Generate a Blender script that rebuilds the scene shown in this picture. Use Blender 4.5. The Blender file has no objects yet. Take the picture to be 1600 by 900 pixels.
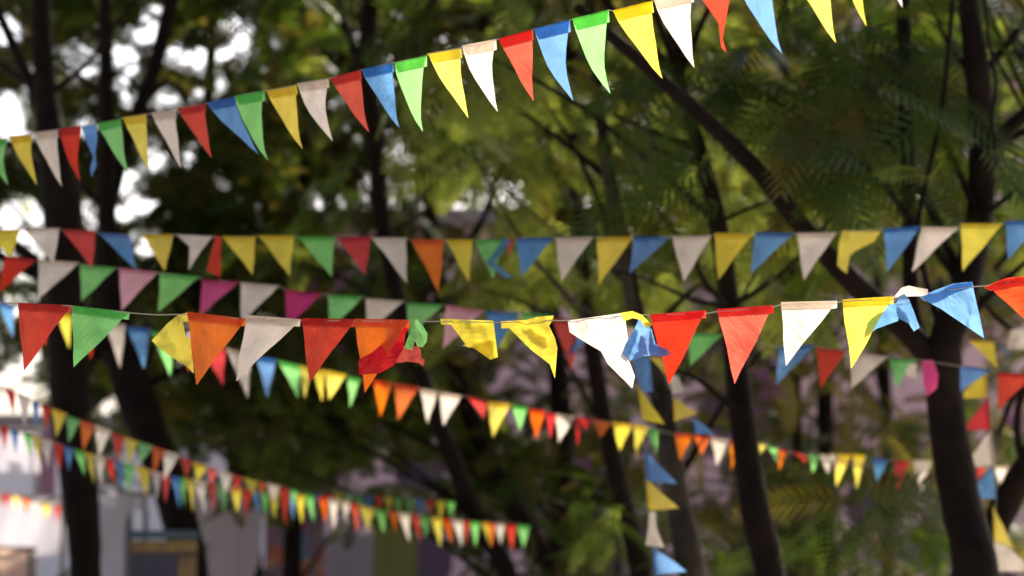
import bpy, math, random
import numpy as np
from mathutils import Vector, noise
from mathutils.geometry import delaunay_2d_cdt

# ------------------------------------------------------------------ camera
scene = bpy.context.scene
col = scene.collection
EYE = Vector((0.0, 0.0, 1.6))
PITCH = math.radians(6.0)
cam_d = bpy.data.cameras.new('camera')
cam = bpy.data.objects.new('camera', cam_d)
col.objects.link(cam)
cam.location = EYE
cam.rotation_euler = (math.radians(90) + PITCH, 0, 0)
cam_d.lens = 100.0
cam_d.sensor_width = 36.0
cam_d.clip_start = 0.1
cam_d.clip_end = 3000
cam_d.dof.use_dof = True
cam_d.dof.focus_distance = 8.25
cam_d.dof.aperture_fstop = 2.5
scene.camera = cam
# ------------------------------------------------------------------ world, sun, exposure
SUN = Vector((0.38, 0.72, 0.60)).normalized()        # direction towards the sun: behind the flags, to the right
w = bpy.data.worlds.new("World")
scene.world = w
w.use_nodes = True
wn = w.node_tree
sky = wn.nodes.new('ShaderNodeTexSky')
sky.sky_type = 'NISHITA'
sky.sun_disc = False
sky.sun_elevation = math.asin(SUN.z)
sky.sun_rotation = math.atan2(SUN.x, SUN.y)
sky.dust_density = 5.0
sky.air_density = 0.7
bg = wn.nodes['Background']
bg.inputs['Strength'].default_value = 0.15
wn.links.new(sky.outputs['Color'], bg.inputs['Color'])
sl = bpy.data.lights.new('sun', 'SUN')
sl.energy = 5.0
sl.angle = math.radians(0.6)
sl.color = (1.0, 0.91, 0.76)
so = bpy.data.objects.new('sun', sl)
col.objects.link(so)
so.rotation_euler = SUN.to_track_quat('Z', 'Y').to_euler()
so.location = (10, 15, 25)
vs = scene.view_settings
vs.view_transform = 'Standard'
vs.look = 'None'
vs.gamma = 1.0
vs.exposure = 1.1
vs.use_curve_mapping = False
scene.cycles.max_bounces = 8
scene.cycles.transparent_max_bounces = 12
scene.cycles.sample_clamp_indirect = 6

# ------------------------------------------------------------------ helpers
CP, SP = math.cos(PITCH), math.sin(PITCH)
K = 0.36 / 1600.0
def P(px, py, d):
    """point seen at (px,py) of the 1600x900 picture, d metres down the view axis"""
    x = (px - 800) * K * d
    y = (450 - py) * K * d
    return Vector((x, d * CP - y * SP, EYE.z + d * SP + y * CP))
def proj(p):
    v = p - np.array(EYE)
    d = v[..., 1] * CP + v[..., 2] * SP
    y = -v[..., 1] * SP + v[..., 2] * CP
    return 800 + v[..., 0] / d / K, 450 - y / d / K, d

def tag(o, label=None, cat=None, group=None, kind=None):
    if label: o['label'] = label
    if cat: o['category'] = cat
    if group: o['group'] = group
    if kind: o['kind'] = kind
    return o
def empty(name, loc=(0, 0, 0)):
    o = bpy.data.objects.new(name, None)
    o.empty_display_size = 0.2
    col.objects.link(o)
    o.location = loc
    return o
def mesh_obj(name, verts, faces, mat, parent=None, smooth=True):
    me = bpy.data.meshes.new(name)
    me.from_pydata([tuple(v) for v in verts], [], [tuple(f) for f in faces])
    me.validate()
    if smooth:
        me.polygons.foreach_set('use_smooth', [True] * len(me.polygons))
    me.materials.append(mat)
    me.update()
    o = bpy.data.objects.new(name, me)
    col.objects.link(o)
    if parent is not None:
        o.parent = parent
        o.matrix_parent_inverse.identity()
        o.location = -parent.location          # vertices are in world coordinates
    return o
def interp(pts, x):
    if x <= pts[0][0]: return pts[0][1]
    for (a, b), (c, d) in zip(pts, pts[1:]):
        if x <= c: return b + (d - b) * (x - a) / (c - a)
    return pts[-1][1]

# ---- materials
def nt(name):
    m = bpy.data.materials.new(name)
    m.use_nodes = True
    t = m.node_tree
    t.nodes.clear()
    out = t.nodes.new('ShaderNodeOutputMaterial')
    return m, t, out
def N(t, kind, **kw):
    n = t.nodes.new(kind)
    for k, v in kw.items():
        if k.startswith('i_'):
            n.inputs[k[2:].replace('_', ' ')].default_value = v
        else:
            setattr(n, k, v)
    return n
def mixcol(t, fac, a, b, mode='MIX'):
    n = t.nodes.new('ShaderNodeMix')
    n.data_type = 'RGBA'
    n.blend_type = mode
    if isinstance(fac, (int, float)): n.inputs[0].default_value = fac
    else: t.links.new(fac, n.inputs[0])
    for v, i in ((a, 6), (b, 7)):
        if isinstance(v, tuple): n.inputs[i].default_value = v if len(v) == 4 else (*v, 1)
        else: t.links.new(v, n.inputs[i])
    return n.outputs[2]

def film_mat(name, c, trans, gloss=0.03, clear=0.0):
    """thin coloured plastic film: reflects, glows through, has small creases"""
    m, t, out = nt(name)
    tc0 = N(t, 'ShaderNodeTexCoord')
    oi = N(t, 'ShaderNodeObjectInfo')
    cx = N(t, 'ShaderNodeCombineXYZ')
    mm = N(t, 'ShaderNodeMath', operation='MULTIPLY'); mm.inputs[1].default_value = 40.0
    t.links.new(oi.outputs['Random'], mm.inputs[0])
    for q in range(3): t.links.new(mm.outputs[0], cx.inputs[q])
    vr = N(t, 'ShaderNodeVectorRotate', rotation_type='Y_AXIS')
    ml = N(t, 'ShaderNodeMath', operation='MULTIPLY'); ml.inputs[1].default_value = 2.4
    t.links.new(oi.outputs['Random'], ml.inputs[0])
    va = N(t, 'ShaderNodeVectorMath', operation='ADD')
    t.links.new(tc0.outputs['Object'], vr.inputs['Vector']); t.links.new(ml.outputs[0], vr.inputs['Angle'])
    t.links.new(vr.outputs[0], va.inputs[0]); t.links.new(cx.outputs[0], va.inputs[1])
    class _T: outputs = {'Object': va.outputs[0]}
    tc = _T
    n1 = N(t, 'ShaderNodeTexNoise', i_Scale=13.0, i_Detail=3.0, i_Roughness=0.5)
    t.links.new(tc.outputs['Object'], n1.inputs['Vector'])
    mp = N(t, 'ShaderNodeMapping')
    mp.inputs['Scale'].default_value = (14, 14, 50)
    mp.inputs['Rotation'].default_value = (0, 0.15, 0)
    t.links.new(tc.outputs['Object'], mp.inputs['Vector'])
    n2 = N(t, 'ShaderNodeTexNoise', i_Scale=1.0, i_Detail=2.0, i_Distortion=1.2)
    t.links.new(mp.outputs['Vector'], n2.inputs['Vector'])
    r = N(t, 'ShaderNodeMapRange')
    r.inputs[1].default_value = 0.3; r.inputs[2].default_value = 0.7
    r.inputs[3].default_value = 0.86; r.inputs[4].default_value = 1.1
    t.links.new(n1.outputs['Fac'], r.inputs[0])
    hs = []
    wn_ = N(t, 'ShaderNodeTexWhiteNoise', noise_dimensions='1D')
    t.links.new(oi.outputs['Random'], wn_.inputs['W'])
    hr = N(t, 'ShaderNodeMapRange'); hr.inputs[3].default_value = 0.493; hr.inputs[4].default_value = 0.508
    t.links.new(wn_.outputs['Value'], hr.inputs[0])
    sr = N(t, 'ShaderNodeMapRange'); sr.inputs[3].default_value = 1.06; sr.inputs[4].default_value = 0.96
    t.links.new(oi.outputs['Random'], sr.inputs[0])
    for cc in (c, trans):
        h = N(t, 'ShaderNodeHueSaturation'); h.inputs['Color'].default_value = (*cc, 1)
        t.links.new(hr.outputs[0], h.inputs['Hue']); t.links.new(sr.outputs[0], h.inputs['Saturation'])
        hs.append(h.outputs[0])
    colr = mixcol(t, 1.0, hs[0], r.outputs[0], 'MULTIPLY')
    tcol = mixcol(t, 1.0, hs[1], r.outputs[0], 'MULTIPLY')
    mq = N(t, 'ShaderNodeMapping')
    mq.inputs['Scale'].default_value = (7, 7, 13); mq.inputs['Rotation'].default_value = (0, 0.35, 0)
    t.links.new(tc.outputs['Object'], mq.inputs['Vector'])
    rg = N(t, 'ShaderNodeTexNoise', noise_type='RIDGED_MULTIFRACTAL', i_Scale=1.0, i_Detail=4.0, i_Roughness=0.55, i_Distortion=0.8)
    t.links.new(mq.outputs['Vector'], rg.inputs['Vector'])
    rr = N(t, 'ShaderNodeMapRange')
    rr.inputs[1].default_value = 0.75; rr.inputs[2].default_value = 1.9; rr.inputs[3].default_value = 0.0; rr.inputs[4].default_value = 0.14
    t.links.new(rg.outputs['Fac'], rr.inputs[0])
    pale = tuple(min(0.8, v * 0.7 + 0.22) for v in c)
    colr = mixcol(t, rr.outputs[0], colr, pale)
    add = N(t, 'ShaderNodeMath', operation='ADD')
    t.links.new(n1.outputs['Fac'], add.inputs[0]); t.links.new(n2.outputs['Fac'], add.inputs[1])
    b = N(t, 'ShaderNodeBump', i_Strength=0.6, i_Distance=0.010)
    t.links.new(add.outputs[0], b.inputs['Height'])
    df = N(t, 'ShaderNodeBsdfDiffuse'); tr = N(t, 'ShaderNodeBsdfTranslucent')
    t.links.new(colr, df.inputs['Color']); t.links.new(tcol, tr.inputs['Color'])
    gl = N(t, 'ShaderNodeBsdfGlossy', i_Roughness=0.33)
    for s in (df, tr, gl): t.links.new(b.outputs[0], s.inputs['Normal'])
    m1 = N(t, 'ShaderNodeMixShader'); m1.inputs[0].default_value = 0.64
    t.links.new(df.outputs[0], m1.inputs[1]); t.links.new(tr.outputs[0], m1.inputs[2])
    m2 = N(t, 'ShaderNodeMixShader'); m2.inputs[0].default_value = gloss
    t.links.new(m1.outputs[0], m2.inputs[1]); t.links.new(gl.outputs[0], m2.inputs[2])
    tp = N(t, 'ShaderNodeBsdfTransparent'); tp.inputs[0].default_value = (*trans, 1)
    m3 = N(t, 'ShaderNodeMixShader'); m3.inputs[0].default_value = clear
    t.links.new(m2.outputs[0], m3.inputs[1]); t.links.new(tp.outputs[0], m3.inputs[2])
    t.links.new(m3.outputs[0], out.inputs[0])
    return m
COL = {
    'r': ('red', (0.48, 0.012, 0.018), (0.78, 0.07, 0.045)),
    'o': ('orange', (0.70, 0.11, 0.01), (0.92, 0.20, 0.02)),
    'y': ('yellow', (0.66, 0.46, 0.015), (0.95, 0.78, 0.12)),
    'g': ('green', (0.05, 0.34, 0.10), (0.34, 0.80, 0.24)),
    'b': ('blue', (0.02, 0.12, 0.42), (0.17, 0.38, 0.70)),
    'w': ('white', (0.66, 0.60, 0.56), (0.92, 0.80, 0.68)),
    'p': ('pink', (0.72, 0.32, 0.42), (0.90, 0.50, 0.58)),
    'm': ('magenta', (0.45, 0.03, 0.17), (0.70, 0.08, 0.28)),
}
FILM = {k: film_mat(v[0] + '_film', tuple(x * 0.74 for x in v[1]), tuple(x * 0.84 for x in v[2]), clear=0.07) for k, v in COL.items()}

def simple_mat(name, c, rough=0.8, var=0.25, scale=8.0, c2=None, bump=0.0, bscale=30.0, coat=0.0):
    m, t, out = nt(name)
    tc = N(t, 'ShaderNodeTexCoord')
    n1 = N(t, 'ShaderNodeTexNoise', i_Scale=scale, i_Detail=5.0, i_Roughness=0.6)
    t.links.new(tc.outputs['Object'], n1.inputs['Vector'])
    rp = N(t, 'ShaderNodeValToRGB')
    c2 = c2 or tuple(v * (1 - var) for v in c)
    rp.color_ramp.elements[0].position = 0.35; rp.color_ramp.elements[1].position = 0.65
    rp.color_ramp.elements[0].color = (*c2, 1); rp.color_ramp.elements[1].color = (*c, 1)
    t.links.new(n1.outputs['Fac'], rp.inputs[0])
    p = N(t, 'ShaderNodeBsdfPrincipled')
    p.inputs['Specular IOR Level'].default_value = 0.12 if rough >= 0.9 else 0.4
    p.inputs['Roughness'].default_value = rough
    t.links.new(rp.outputs[0], p.inputs['Base Color'])
    if bump:
        n2 = N(t, 'ShaderNodeTexNoise', i_Scale=bscale, i_Detail=6.0)
        t.links.new(tc.outputs['Object'], n2.inputs['Vector'])
        b = N(t, 'ShaderNodeBump', i_Strength=bump, i_Distance=0.02)
        t.links.new(n2.outputs['Fac'], b.inputs['Height']); t.links.new(b.outputs[0], p.inputs['Normal'])
    t.links.new(p.outputs[0], out.inputs[0])
    return m
def leaf_mat(name, c, tr, gloss=0.02):
    m, t, out = nt(name)
    geo = N(t, 'ShaderNodeNewGeometry')
    tc = N(t, 'ShaderNodeTexCoord')
    n1 = N(t, 'ShaderNodeTexNoise', i_Scale=2.2, i_Detail=2.0)
    t.links.new(tc.outputs['Object'], n1.inputs['Vector'])
    a = mixcol(t, n1.outputs['Fac'], tuple(v * 0.6 for v in c), tuple(min(1, v * 1.5) for v in c))
    b = mixcol(t, n1.outputs['Fac'], tuple(v * 0.7 for v in tr), tuple(min(1, v * 1.35) for v in tr))
    df = N(t, 'ShaderNodeBsdfDiffuse'); tl = N(t, 'ShaderNodeBsdfTranslucent'); gl = N(t, 'ShaderNodeBsdfGlossy', i_Roughness=0.4)
    t.links.new(a, df.inputs[0]); t.links.new(b, tl.inputs[0])
    m1 = N(t, 'ShaderNodeMixShader'); m1.inputs[0].default_value = 0.45
    t.links.new(df.outputs[0], m1.inputs[1]); t.links.new(tl.outputs[0], m1.inputs[2])
    m2 = N(t, 'ShaderNodeMixShader'); m2.inputs[0].default_value = gloss
    t.links.new(m1.outputs[0], m2.inputs[1]); t.links.new(gl.outputs[0], m2.inputs[2])
    t.links.new(m2.outputs[0], out.inputs[0])
    return m
LEAF = [leaf_mat('leaf_dark', (0.018, 0.036, 0.008), (0.07, 0.11, 0.008)),
        leaf_mat('leaf_fresh', (0.040, 0.070, 0.012), (0.27, 0.31, 0.04)),
        leaf_mat('leaf_olive', (0.032, 0.030, 0.011), (0.17, 0.14, 0.018))]
BARK = simple_mat('bark', (0.017, 0.010, 0.007), 0.9, 0.5, 6.0, bump=0.9, bscale=25)
BARK_L = simple_mat('bark_sunlit', (0.075, 0.06, 0.045), 0.9, 0.85, 3.0, bump=0.8, bscale=22)  # paler copy of the bark: sunlight on one trunk put into the colour
CORD = simple_mat('cord', (0.45, 0.40, 0.30), 0.8)

def tube(pts, radii, seg=8):
    vs_, fs = [], []
    n = len(pts)
    prev = None
    for i, p in enumerate(pts):
        t = (pts[min(i + 1, n - 1)] - pts[max(i - 1, 0)]).normalized()
        a = t.cross(Vector((0, 1, 0)) if prev is None else prev)
        if prev is None:
            if a.length < 0.1: a = t.cross(Vector((1, 0, 0)))
            a.normalize(); b = a.cross(t).normalized()
        else:
            a = (prev - t * prev.dot(t)).normalized(); b = t.cross(a)
        prev = a
        for k in range(seg):
            an = 2 * math.pi * k / seg
            vs_.append(p + (a * math.cos(an) + b * math.sin(an)) * radii[i])
    for i in range(n - 1):
        for k in range(seg):
            k2 = (k + 1) % seg
            fs.append((i * seg + k, i * seg + k2, (i + 1) * seg + k2, (i + 1) * seg + k))
    fs.append(tuple(range(seg - 1, -1, -1)))
    fs.append(tuple((n - 1) * seg + k for k in range(seg)))
    return vs_, fs
def spline(pts, rad, step=4):
    """Catmull-Rom resample"""
    op, orr = [], []
    n = len(pts)
    for i in range(n - 1):
        p0, p1, p2, p3 = pts[max(i - 1, 0)], pts[i], pts[i + 1], pts[min(i + 2, n - 1)]
        for k in range(step):
            u = k / step
            op.append(0.5 * ((2 * p1) + (p2 - p0) * u + (2 * p0 - 5 * p1 + 4 * p2 - p3) * u * u + (3 * p1 - p0 - 3 * p2 + p3) * u ** 3))
            orr.append(rad[i] * (1 - u) + rad[i + 1] * u)
    op.append(pts[-1]); orr.append(rad[-1])
    return op, orr
def box(name, c, s, mat, parent=None, rz=0.0, bev=0.0):
    """closed box with a small chamfer ring, centre c, size s"""
    x, y, z = s[0] / 2, s[1] / 2, s[2] / 2
    b = bev or min(s) * 0.08
    vv, ff = [], []
    import bmesh
    bm = bmesh.new()
    bmesh.ops.create_cube(bm, size=1.0)
    for v in bm.verts: v.co = Vector((v.co.x * s[0], v.co.y * s[1], v.co.z * s[2]))
    bmesh.ops.bevel(bm, geom=list(bm.edges), offset=b, segments=2, affect='EDGES', profile=0.7)
    R = Vector(c)
    cr, sr = math.cos(rz), math.sin(rz)
    for v in bm.verts:
        p = v.co
        v.co = Vector((p.x * cr - p.y * sr, p.x * sr + p.y * cr, p.z)) + R
    me = bpy.data.meshes.new(name)
    bm.to_mesh(me); bm.free()
    me.materials.append(mat)
    o = bpy.data.objects.new(name, me)
    col.objects.link(o)
    if parent is not None:
        o.parent = parent; o.location = -parent.location
    return o

# ------------------------------------------------------------------ ground and buildings
ground_m = simple_mat('paving', (0.50, 0.45, 0.40), 0.9, 0.25, 1.5, bump=0.3, bscale=8)
g = mesh_obj('ground', [(-600, -300, 0), (600, -300, 0), (600, 900, 0), (-600, 900, 0)], [(0, 1, 2, 3)], ground_m, smooth=False)
tag(g, kind='structure')

def wall_mat(name, base, patches, scale=0.5):
    m, t, out = nt(name)
    tc = N(t, 'ShaderNodeTexCoord')
    n0 = N(t, 'ShaderNodeTexNoise', i_Scale=3.0, i_Detail=6.0, i_Roughness=0.7)
    t.links.new(tc.outputs['Object'], n0.inputs['Vector'])
    c = mixcol(t, n0.outputs['Fac'], tuple(v * 0.75 for v in base), tuple(min(0.85, v * 1.2) for v in base))
    for i, (pc, th) in enumerate(patches):
        v = N(t, 'ShaderNodeTexVoronoi', i_Scale=scale * (1 + 0.35 * i))
        mp = N(t, 'ShaderNodeMapping'); mp.inputs['Location'].default_value = (3.1 * i, 1.7 * i, 5.3 * i)
        nn = N(t, 'ShaderNodeTexNoise', i_Scale=1.3, i_Detail=2.0)
        t.links.new(tc.outputs['Object'], nn.inputs['Vector'])
        mm = mixcol(t, 0.35, tc.outputs['Object'], nn.outputs['Color'], 'ADD')
        t.links.new(mm, mp.inputs['Vector']); t.links.new(mp.outputs[0], v.inputs['Vector'])
        gt = N(t, 'ShaderNodeMath', operation='LESS_THAN'); gt.inputs[1].default_value = th
        t.links.new(v.outputs['Distance'], gt.inputs[0])
        c = mixcol(t, gt.outputs[0], c, pc)
    p = N(t, 'ShaderNodeBsdfPrincipled'); p.inputs['Roughness'].default_value = 0.85
    t.links.new(c, p.inputs['Base Color'])
    t.links.new(p.outputs[0], out.inputs[0])
    return m
W_LAV = wall_mat('painted_plaster', (0.66, 0.44, 0.48), [((0.17, 0.06, 0.13), 0.40), ((0.30, 0.13, 0.22), 0.33), ((0.09, 0.05, 0.08), 0.3)], 0.55)
W_WHITE = simple_mat('white_plaster', (0.85, 0.80, 0.82), 0.8, 0.12, 1.2)
GLASS = simple_mat('window_glass', (0.03, 0.035, 0.045), 0.15, 0.3, 2.0)
TRIM = simple_mat('window_trim', (0.30, 0.24, 0.22), 0.7)

def wx(px, d): return (px - 800) * K * d
DB = 33.0
# tall painted building behind the wood
bx0, bx1 = wx(430, DB), wx(1900, DB)
bld = empty('painted_building', ((bx0 + bx1) / 2, DB, 0))
bxm = wx(985, DB)
box('wall', ((bxm + bx1) / 2, DB + 3, 5.0), (bx1 - bxm, 6, 10.0), W_LAV, bld, bev=0.05)
box('cornice', ((bxm + bx1) / 2, DB + 2.9, 10.12), (bx1 - bxm + 0.5, 6.4, 0.24), TRIM, bld)
box('wall', ((bx0 + bxm) / 2 - 0.01, DB + 3.1, 2.9), (bxm - bx0, 6, 5.8), W_LAV, bld, bev=0.05)
box('cornice', ((bx0 + bxm) / 2 - 0.05, DB + 2.98, 5.9), (bxm - bx0 + 0.2, 6.2, 0.2), TRIM, bld)
for i in range(5):
    for z in (2.1, 5.4, 8.2):
        x = bx0 + 1.4 + i * 2.2
        if (z < 3 and i in (0, 3)) or (z > 5 and x < bxm + 0.6): continue
        dy = 0.1 if x < bxm else 0.0
        f = box('window', (x, DB - 0.02 + dy, z), (1.0, 0.10, 1.3), TRIM, bld)
        box('pane', (x, DB - 0.075 + dy, z), (0.84, 0.03, 1.14), GLASS, f).location = (0, 0, 0)
        bpy.data.objects[f.name].location = -bld.location
tag(bld, 'tall lavender and purple painted building behind the trunks right of the gap to the sky', 'building')
# low white house on the left
DH = 34.0
hx0, hx1 = wx(-420, DH), wx(425, DH)
house = empty('white_house', ((hx0 + hx1) / 2, DH, 0))
box('wall', ((hx0 + hx1) / 2, DH + 2.5, 1.75), (hx1 - hx0, 5, 3.5), W_WHITE, house, bev=0.05)
box('roof', ((hx0 + hx1) / 2, DH + 2.4, 3.57), (hx1 - hx0 + 0.3, 5.4, 0.14), TRIM, house)
wd = box('door', (wx(225, DH), DH - 0.03, 1.05), (0.9, 0.08, 2.1), TRIM, house)
tag(house, 'low white plastered house behind the far pennant rows at the lower left', 'house')

# ------------------------------------------------------------------ boards and panels near the ground, far and soft
def zof(py, d): return P(800, py, d).z
def board(name, x0, x1, y0, y1, d, mat, label, cat, th=0.05, extra=None):
    """upright board standing on the ground; its top edge as seen, its foot on the paving"""
    zt = zof(y0, d); zb = zof(y1, d) if y1 else 0.0
    cx = wx((x0 + x1) / 2, d); wdt = (x1 - x0) * K * d
    root = empty(name, (cx, d, max(0, zb)))
    box('panel', (cx, d, (zt + zb) / 2), (wdt, th, zt - zb), mat, root)
    tag(root, label, cat)
    if extra: extra(root, cx, wdt, zb, zt, d - th / 2)
    return root
def posts(root, cx, wdt, zb, zt, y):
    for s in (-1, 1):
        box('post', (cx + s * wdt * 0.42, y + 0.06, zt / 2), (0.06, 0.06, zt), TRIM, root)
def cloth_mat(name, c, tr):
    m, t, out = nt(name)
    tc = N(t, 'ShaderNodeTexCoord')
    n1 = N(t, 'ShaderNodeTexNoise', i_Scale=2.5, i_Detail=3.0)
    t.links.new(tc.outputs['Object'], n1.inputs['Vector'])
    r = N(t, 'ShaderNodeMapRange'); r.inputs[3].default_value = 0.85; r.inputs[4].default_value = 1.1
    t.links.new(n1.outputs['Fac'], r.inputs[0])
    df = N(t, 'ShaderNodeBsdfDiffuse'); tl = N(t, 'ShaderNodeBsdfTranslucent')
    t.links.new(mixcol(t, 1.0, c, r.outputs[0], 'MULTIPLY'), df.inputs[0]); t.links.new(mixcol(t, 1.0, tr, r.outputs[0], 'MULTIPLY'), tl.inputs[0])
    m1 = N(t, 'ShaderNodeMixShader'); m1.inputs[0].default_value = 0.5
    t.links.new(df.outputs[0], m1.inputs[1]); t.links.new(tl.outputs[0], m1.inputs[2]); t.links.new(m1.outputs[0], out.inputs[0])
    return m
WSHEET = cloth_mat('white_sheet', (0.72, 0.68, 0.70), (0.52, 0.50, 0.56))
PSHEET = cloth_mat('peach_sheet', (0.75, 0.50, 0.36), (0.66, 0.46, 0.36))
OLIVE = simple_mat('olive_paint', (0.20, 0.22, 0.06), 0.7, 0.15, 1)
SLATE = simple_mat('slate_paper', (0.10, 0.08, 0.11), 0.7, 0.2, 6)
GOLD = simple_mat('gold_paint', (0.42, 0.27, 0.06), 0.6, 0.35, 14, c2=(0.26, 0.13, 0.07))
TEAL = simple_mat('teal_paint', (0.10, 0.14, 0.16), 0.6, 0.2, 6)
GREYF = cloth_mat('grey_cloth', (0.50, 0.44, 0.45), (0.42, 0.37, 0.38))
MURAL = wall_mat('mural_paint', (0.20, 0.14, 0.18), [((0.42, 0.12, 0.07), 0.42), ((0.12, 0.18, 0.32), 0.36), ((0.45, 0.24, 0.08), 0.3), ((0.40, 0.06, 0.10), 0.24)], 4.0)
PURPLE = simple_mat('purple_cloth', (0.24, 0.13, 0.22), 0.8, 0.2, 2)
def poster(root, cx, wdt, zb, zt, y):
    h = zt - zb
    box('frame', (cx - 0.0, y - 0.012, zt - 0.04), (wdt, 0.03, 0.08), GOLD, root)
    box('header', (cx, y - 0.014, zt + 0.04), (wdt * 1.05, 0.05, 0.06), TEAL, root)
    box('gold_strip', (cx + wdt * 0.36, y - 0.014, (zt + zb) / 2 - 0.05), (wdt * 0.26, 0.03, h - 0.12), GOLD, root)
    n = 14
    pts = [Vector((cx - wdt * 0.12 + 0.10 * math.cos(a * 2 * math.pi / n), y - 0.02, zt - 0.62 + 0.13 * math.sin(a * 2 * math.pi / n))) for a in range(n)]
    mesh_obj('gold_emblem', pts + [p + Vector((0, 0.02, 0)) for p in pts], [tuple(range(n)), tuple(range(2 * n - 1, n - 1, -1))] + [(i, (i + 1) % n, n + (i + 1) % n, n + i) for i in range(n)], GOLD, root, smooth=False)
board('framed_poster', 208, 310, 845, None, 19.8, SLATE, 'dark poster with gold border, teal header and gold emblem at the bottom left', 'poster', extra=poster)
# rounded hanging cloth
def cloth_shape():
    d = 24.0
    root = empty('hanging_cloth', tuple(P(355, 900, d)))
    out = [(297, 755), (412, 755), (409, 830), (404, 880), (392, 915), (372, 945), (352, 952), (335, 935), (318, 895), (304, 845)]
    poly_part('cloth', out, lambda x, y: d + 0.05 * math.sin(x * 0.09), GREYF, root, 12, 0.02, 3.0, 5)
    tag(root, 'large grey cloth with rounded lower edge behind the pennants at the bottom left', 'cloth')

def crumple(px, py, d, amp, freq, seed):
    s = K * d
    u, v = px * s * freq, py * s * freq
    dn = amp * (noise.noise(Vector((u, v * 0.7, seed * 7.3))) + 0.5 * noise.noise(Vector((u * 2.3 + 9, v * 1.6, seed * 3.1))))
    cr = 1 - abs(noise.noise(Vector((u * 0.9 + v * 0.5 + 4, v * 0.6 - u * 0.3, seed * 1.9)))) * 4
    return dn + amp * 0.5 * max(0, cr)

def poly_part(name, outline, depth, mat, parent, ngrid, amp, freq, seed, solid=0.0):
    """fills an outline with a fine mesh and crumples it; depth(x,y) in metres"""
    xs = [p[0] for p in outline]; ys = [p[1] for p in outline]
    w_, h_ = max(xs) - min(xs), max(ys) - min(ys)
    g_ = max(w_, h_) / ngrid
    o2 = []
    n = len(outline)
    for i in range(n):
        a, b = outline[i], outline[(i + 1) % n]
        L = math.hypot(b[0] - a[0], b[1] - a[1])
        k = max(1, int(L / g_))
        for j in range(k):
            u = j / k
            o2.append((a[0] + (b[0] - a[0]) * u, a[1] + (b[1] - a[1]) * u))
    pts = [Vector(p) for p in o2]
    edges = [(i, (i + 1) % len(o2)) for i in range(len(o2))]
    def near(q):
        for p in o2:
            if (p[0] - q[0]) ** 2 + (p[1] - q[1]) ** 2 < (g_ * 0.45) ** 2: return True
        return False
    y = min(ys) + g_ / 2
    r = 0
    while y < max(ys):
        x = min(xs) + (g_ / 2 if r % 2 else 0)
        while x < max(xs):
            if not near((x, y)): pts.append(Vector((x, y)))
            x += g_
        y += g_ * 0.87; r += 1
    res = delaunay_2d_cdt(pts, edges, [], 1, 1e-4)
    v3 = []
    for p in res[0]:
        d = depth(p.x, p.y)
        v3.append(P(p.x, p.y, d + crumple(p.x, p.y, d, amp, freq, seed)))
    return mesh_obj(name, v3, [tuple(reversed(f)) for f in res[2]], mat, parent)
cloth_shape()
def banner(name, x0, x1, y0, y1, d, mat, label, seed, skew=0):  # boards made as translucent sheets so the sun behind brightens them
    root = empty(name, tuple(P((x0 + x1) / 2, y0, d)))
    out = [(x0, y0), (x1, y0 + 3), (x1 + skew, y1), (x0 + skew, y1 - 4)]
    poly_part('sheet', out, lambda x, y: d + 0.06 * math.sin(x * 0.07 + y * 0.02 + seed), mat, root, 16, 0.03, 2.5, seed)
    a, r = spline([P(x0 - 6, y0 - 1, d), P((x0 + x1) / 2, y0 + 1, d + 0.03), P(x1 + 6, y0 + 2, d)], [0.02] * 3, 4)
    v_, f_ = tube(a, r, 6)
    mesh_obj('pole', v_, f_, TRIM, root)
    for px in (x0 + 4, x1 - 4):
        t0 = P(px, y0 + 1, d + 0.06)
        v_, f_ = tube([t0, Vector((t0.x, t0.y, -0.05))], [0.022, 0.022], 6)
        mesh_obj('post', v_, f_, TRIM, root)
    tag(root, label, 'banner')
banner('backlit_sheet', -70, 103, 776, 868, 25.6, WSHEET, 'broad white board as a backlit translucent sheet under the lowest left pennants', 3)
banner('backlit_sheet', -70, 62, 672, 738, 27.0, WSHEET, 'upper white sheet, added to brighten the corner, left of the purple drape', 5)  # extra sheet added before the house wall to brighten it
banner('backlit_sheet', 150, 205, 768, 945, 23.2, WSHEET, 'tall white leaning board, as a backlit translucent sheet, between the dark trunk and the framed poster', 8, skew=14)
banner('backlit_sheet', 168, 232, 770, 798, 24.0, WSHEET, 'small white cloth strip above the framed poster', 9)
banner('backlit_sheet', -50, 52, 856, 950, 22.5, PSHEET, 'peach panel as a backlit translucent sheet in the bottom left corner', 12)
board('mural_panel', 416, 508, 808, None, 26.0, MURAL, 'panel painted in muddled red, orange and blue shapes at the bottom', 'mural')
def diag(root, cx, wdt, zb, zt, y):
    for k in range(2):
        a = P(500 + 0, 880 + k * 22, 28.9); b = P(585, 862 + k * 22, 28.9)
        v_, f_ = tube([a, b], [0.04, 0.04], 6)
        mesh_obj('rail', v_, f_, SLATE, root)
board('lavender_hoarding', 502, 584, 835, None, 29.0, simple_mat('lavender_paint', (0.36, 0.30, 0.35), 0.8, 0.2, 1), 'lavender hoarding with two sloping dark rails left of the olive door', 'hoarding', extra=diag)
board('olive_door', 584, 652, 800, None, 28.0, OLIVE, 'plain olive green door panel under the far pennant row', 'door')
PW = board('purple_drape', 62, 88, 668, 790, 27.5, PURPLE, 'narrow purple drape hanging beside the left trunk', 'drape', th=0.04)
# purple panels right
board('plum_banner', 1190, 1218, 738, None, 26.0, PURPLE, 'narrow plum banner right of the dark leaning trunk', 'banner')

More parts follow.
